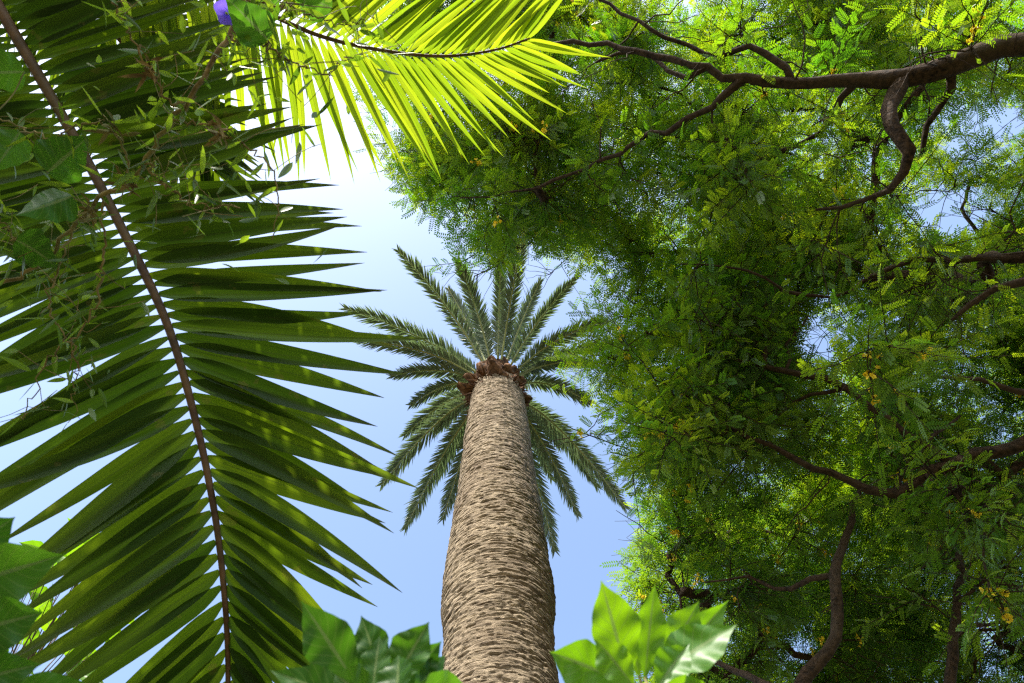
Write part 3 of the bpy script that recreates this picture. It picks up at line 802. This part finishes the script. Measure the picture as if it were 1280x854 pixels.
shrub('broadleaf_shrub', 'bright green toothed-leaf shoot poking up right of the big palm trunk', 'shrub',
      [(788, 856, .82, 748, 720, .86, 64), (806, 852, .86, 816, 728, .92, 40), (822, 850, .84, 916, 768, .88, 66), (826, 850, .88, 872, 742, .95, 52),
       (786, 856, .80, 688, 810, .84, 62), (835, 862, .80, 850, 828, .84, 40), (800, 850, .88, 780, 742, .93, 40), (830, 856, .9, 900, 745, 1.0, 44), (820, 862, .76, 862, 800, .8, 46), (795, 862, .76, 742, 790, .8, 46), (812, 870, .74, 905, 880, .78, 60), (790, 874, .74, 730, 900, .76, 60)],
      (.30, .95, 0), P(808, 905, .80), M_shrub, teeth=3, amp=.07, group='leafy shrubs by the camera')
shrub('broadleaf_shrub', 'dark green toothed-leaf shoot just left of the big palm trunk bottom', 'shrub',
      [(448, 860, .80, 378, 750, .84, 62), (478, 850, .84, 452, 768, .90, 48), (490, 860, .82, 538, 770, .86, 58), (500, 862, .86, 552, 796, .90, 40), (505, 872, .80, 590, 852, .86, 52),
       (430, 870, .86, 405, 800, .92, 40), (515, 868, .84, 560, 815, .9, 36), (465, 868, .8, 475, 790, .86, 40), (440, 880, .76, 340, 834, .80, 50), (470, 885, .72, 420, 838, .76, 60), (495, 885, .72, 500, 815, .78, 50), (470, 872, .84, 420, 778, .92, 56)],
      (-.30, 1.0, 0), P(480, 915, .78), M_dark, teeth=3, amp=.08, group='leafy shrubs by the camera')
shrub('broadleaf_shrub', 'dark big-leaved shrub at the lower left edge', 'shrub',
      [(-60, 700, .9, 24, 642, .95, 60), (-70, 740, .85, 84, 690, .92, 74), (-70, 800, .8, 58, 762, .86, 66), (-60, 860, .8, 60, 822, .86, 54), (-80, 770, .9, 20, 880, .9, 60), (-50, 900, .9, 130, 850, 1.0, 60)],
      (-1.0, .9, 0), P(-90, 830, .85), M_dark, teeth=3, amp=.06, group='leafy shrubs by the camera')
lv = []
for k in range(64):
    bu = rng.uniform(-20, 150); bv = rng.uniform(690, 850) - bu*.1; Z = rng.uniform(2.9, 3.7); a = rng.uniform(0, 2*PI); L = rng.uniform(26, 52)
    lv.append((bu, bv, Z, bu+L*math.cos(a), bv+L*math.sin(a)*.9-8, Z+rng.uniform(-.08, .08), rng.uniform(14, 26)))
shrub('leafy_bush', 'sunlit bush with small yellow-green leaves behind the dark frond at lower left', 'bush', lv, (-2.3, 3.0, 0), P(60, 800, 3.3), M_shrub, smat=M_rach, teeth=5, amp=.06, facing=.2)

# ------------------------------------------------------------------ flowering vine across the upper left
def build_vine():
    loc = (-2.2, 0.2, 0)
    t = thing('climbing_vine', 'tangled climbing vine with purple flower and narrow leaves over upper left fronds', 'vine', loc)
    lines = [[(250, -60, 2.0), (300, 0, 2.0), (285, 45, 1.95), (240, 120, 1.9), (215, 150, 1.9), (180, 200, 1.9), (165, 235, 1.92), (125, 245, 1.95), (90, 290, 2.0), (40, 335, 2.0), (-10, 360, 2.0), (-120, 380, 2.0)],
             [(240, 120, 1.9), (210, 130, 1.85), (180, 70, 1.8), (150, 20, 1.8), (140, -40, 1.8)],
             [(165, 235, 1.92), (150, 180, 1.9), (120, 150, 1.85), (60, 170, 1.85), (0, 150, 1.9), (-80, 140, 1.9)],
             [(215, 150, 1.9), (260, 160, 1.85), (320, 190, 1.85), (350, 240, 1.85), (340, 300, 1.9)],
             [(125, 245, 1.95), (130, 320, 1.9), (110, 400, 1.9), (60, 450, 1.95), (30, 520, 2.0)],
             [(90, 290, 2.0), (60, 380, 1.95), (95, 440, 1.95), (90, 500, 1.95)],
             [(285, 45, 1.95), (330, 60, 1.9), (400, 90, 1.9), (440, 70, 1.95)],
             [(300, 0, 2.0), (360, 10, 1.95), (430, 30, 2.0), (470, 15, 2.0)],
             [(180, 200, 1.9), (230, 250, 1.85), (300, 260, 1.85)],
             [(40, 335, 2.0), (20, 300, 1.95), (-20, 250, 1.95)]]
    sb = MB(); lf = MB(); pts_all = []; tan = []
    for i, ln in enumerate(lines):
        c = catmull([P(*q) for q in ln], 50); c[1:-1] += rng.normal(0, .006, (48, 3))
        r = np.linspace(.0085 if i == 0 else .0035, .005 if i == 0 else .0015, 50)
        tube(sb, c, r, 7, rough=.08)
        pts_all.append(c); tan.append(unit(np.gradient(c, axis=0)))
    root = catmull([np.array(loc)+[0, 0, -.05], np.array(loc)+[-.15, .1, 1.5], P(-330, 420, 2.0), P(-120, 380, 2.0)], 40)
    tube(sb, root, np.linspace(.012, .006, 40), 8)
    A = np.vstack(pts_all[0:1]+pts_all); TT = np.vstack(tan[0:1]+tan)
    # knots of dry stuff
    kn = MB()
    for k in (120, 30, 160, 215, 75):
        c0 = A[k]; M = 16
        strips(kn, c0+rng.normal(0, .012, (M, 3)), rng.normal(0, 1, (M, 3)), rng.normal(0, 1, (M, 3)), rng.uniform(.03, .07, M), .012, prof_lance, segs=4, droop=.5, fold=.6)
    kn.build('dry_leaves', M_stem, t)
    # narrow leaves
    M = 560; k = rng.integers(0, len(A), M); p0 = A[k]+rng.normal(0, .02, (M, 3))
    D = TT[k]*rng.choice([-1, 1], (M, 1))*.5+rng.normal(0, .7, (M, 3))+[0, 0, -.25]
    # side shoots carry the leaves clear of the stems
    off = unit(rng.normal(0, 1, (M, 3)))*rng.uniform(.0, .22, (M, 1))
    for a, b in zip(A[k][::3], (A[k]+off)[::3]):
        tube(sb, catmull([a, (a+b)/2+rng.normal(0, .012, 3), b], 5), .0011, 3, cap=False)
    p0 = A[k]+off*rng.uniform(.85, 1.0, (M, 1))
    strips(lf, p0, D, rng.normal(0, 1, (M, 3)), rng.uniform(.035, .085, M), rng.uniform(.008, .018, M), prof_lance, segs=7, droop=.25, fold=.3)
    lf.build('narrow_leaves', M_vine, t)
    sb.build('stem', M_stem, t)
    # broad lobed leaves
    for (u, v, Z, s, a) in [(60, 215, 1.8, .115, .3), (335, 50, 1.85, .10, 2.0), (25, 165, 1.85, .10, 4.0), (90, 245, 1.75, .09, 3.3),
                            (320, 20, 2.1, .09, .5), (415, 10, 2.3, .11, 2.6), (20, 300, 1.9, .10, 5.5), (380, 5, 2.2, .10, 1.0), (30, 90, 2.0, .10, 3.0)]:
        c0 = P(u, v, Z); nn = unit(CAM-c0+rng.normal(0, .55, 3)); e1 = unit(np.cross(nn, [.2, 1, .1])); e2 = np.cross(nn, e1)
        D = unit(np.cos(a)*e1+np.sin(a)*e2-np.array([0, 0, .3])); mb = MB()  # heart-shaped blade
        strips(mb, [c0], [D], [np.cross(D, nn)], s*1.35, s*1.15, lambda x: np.clip(np.where(x < .22, .35+.65*np.sin(x/.22*PI/2), np.cos((x-.22)/.78*PI/2)**1.25)*(1+.06*np.sin(x*26)), .01, 2),
               segs=26, droop=rng.uniform(.1, .35), fold=rng.uniform(.15, .5), across=9, wave=.12)
        mb.build('broad_leaf', M_dark, t)
        j = int(np.argmin(((A-c0)**2).sum(1)))
        pb = MB(); tube(pb, catmull([A[j], (A[j]+c0)/2+[0, 0, .02], c0-nn*.004], 10), .002, 5); pb.build('leaf_stalk', M_stem, t)
    # purple trumpet flowers
    for (u, v, Z, s) in [(283, 17, 1.88, .036), (308, 30, 1.90, .026)]:
        c0 = P(u, v, Z); ax = unit(CAM-c0+np.array([.5, -.2, -.3])); e1 = unit(np.cross(ax, [0, 0, 1.])); e2 = np.cross(ax, e1)
        n = 30; th = np.arange(n)*2*PI/n; rows = []
        for q in np.linspace(0, 1, 9):
            R = s*(.12+.88*q**2.2)*(1+.10*q*np.cos(th*5)); h = s*1.5*q**.8 - s*.3*max(0, q-.85)
            rows.append(c0+np.cos(th)[:, None]*R[:, None]*e1+np.sin(th)[:, None]*R[:, None]*e2+ax*h)
        mb = MB(); lp = np.zeros((9, n, 3)); lp[..., 0] = .5; lp[..., 2] = .5
        mb.add(np.array(rows), grid_faces(1, 9, n, True), None, lp)
        mb.build('flower', M_purple, t)
        j = int(np.argmin(((A-c0)**2).sum(1))); pb = MB(); tube(pb, catmull([A[j], (A[j]+c0)/2+[0, .01, .01], c0], 8), .0018, 5); pb.build('leaf_stalk', M_stem, t)
    return t
build_vine()

# ------------------------------------------------------------------ sky, sun, camera
SUN_EL = math.radians(51); SUN_AZ = math.radians(207)      # azimuth from +Y, clockwise: behind the camera, a little left
sd = Vector((math.sin(SUN_AZ)*math.cos(SUN_EL), math.cos(SUN_AZ)*math.cos(SUN_EL), math.sin(SUN_EL)))
w = bpy.data.worlds.new('World'); scene.world = w; w.use_nodes = True
nt = w.node_tree; nt.nodes.clear()
sky = nt.nodes.new('ShaderNodeTexSky'); sky.sky_type = 'NISHITA'; sky.sun_disc = False
sky.sun_elevation = SUN_EL; sky.sun_rotation = SUN_AZ
sky.air_density = 1.2; sky.dust_density = 3.6; sky.ozone_density = 2.3; sky.altitude = 0
bg = nt.nodes.new('ShaderNodeBackground'); bg.inputs['Strength'].default_value = 0.15
wo = nt.nodes.new('ShaderNodeOutputWorld')
nt.links.new(sky.outputs[0], bg.inputs[0]); nt.links.new(bg.outputs[0], wo.inputs[0])
sl = bpy.data.lights.new('sun', 'SUN'); sl.energy = 4.2; sl.angle = math.radians(0.53); sl.color = (1.0, 0.95, 0.86)
so = bpy.data.objects.new('sun', sl); C.objects.link(so); so.rotation_euler = sd.to_track_quat('Z', 'Y').to_euler(); so.location = (0, 0, 20)

cam = bpy.data.cameras.new('camera'); cam.sensor_width = 36; cam.lens = 36*F/1280
cam.clip_start = 0.05; cam.clip_end = 2000
cam.dof.use_dof = True; cam.dof.focus_distance = 8.0; cam.dof.aperture_fstop = 7.0
co = bpy.data.objects.new('camera', cam); C.objects.link(co); co.location = CAM; co.rotation_euler = (PI/2+PITCH, 0, 0)
scene.camera = co
scene.render.resolution_x = 1024; scene.render.resolution_y = 683
scene.view_settings.view_transform = 'Standard'; scene.view_settings.look = 'None'
scene.view_settings.exposure = 1.46; scene.view_settings.gamma = 1; scene.view_settings.use_curve_mapping = False
cy = scene.cycles
cy.max_bounces = 8; cy.diffuse_bounces = 3; cy.transmission_bounces = 6; cy.glossy_bounces = 3
cy.use_denoising = False; cy.use_adaptive_sampling = False; cy.pixel_filter_type = 'BLACKMAN_HARRIS'; cy.filter_width = 1.3
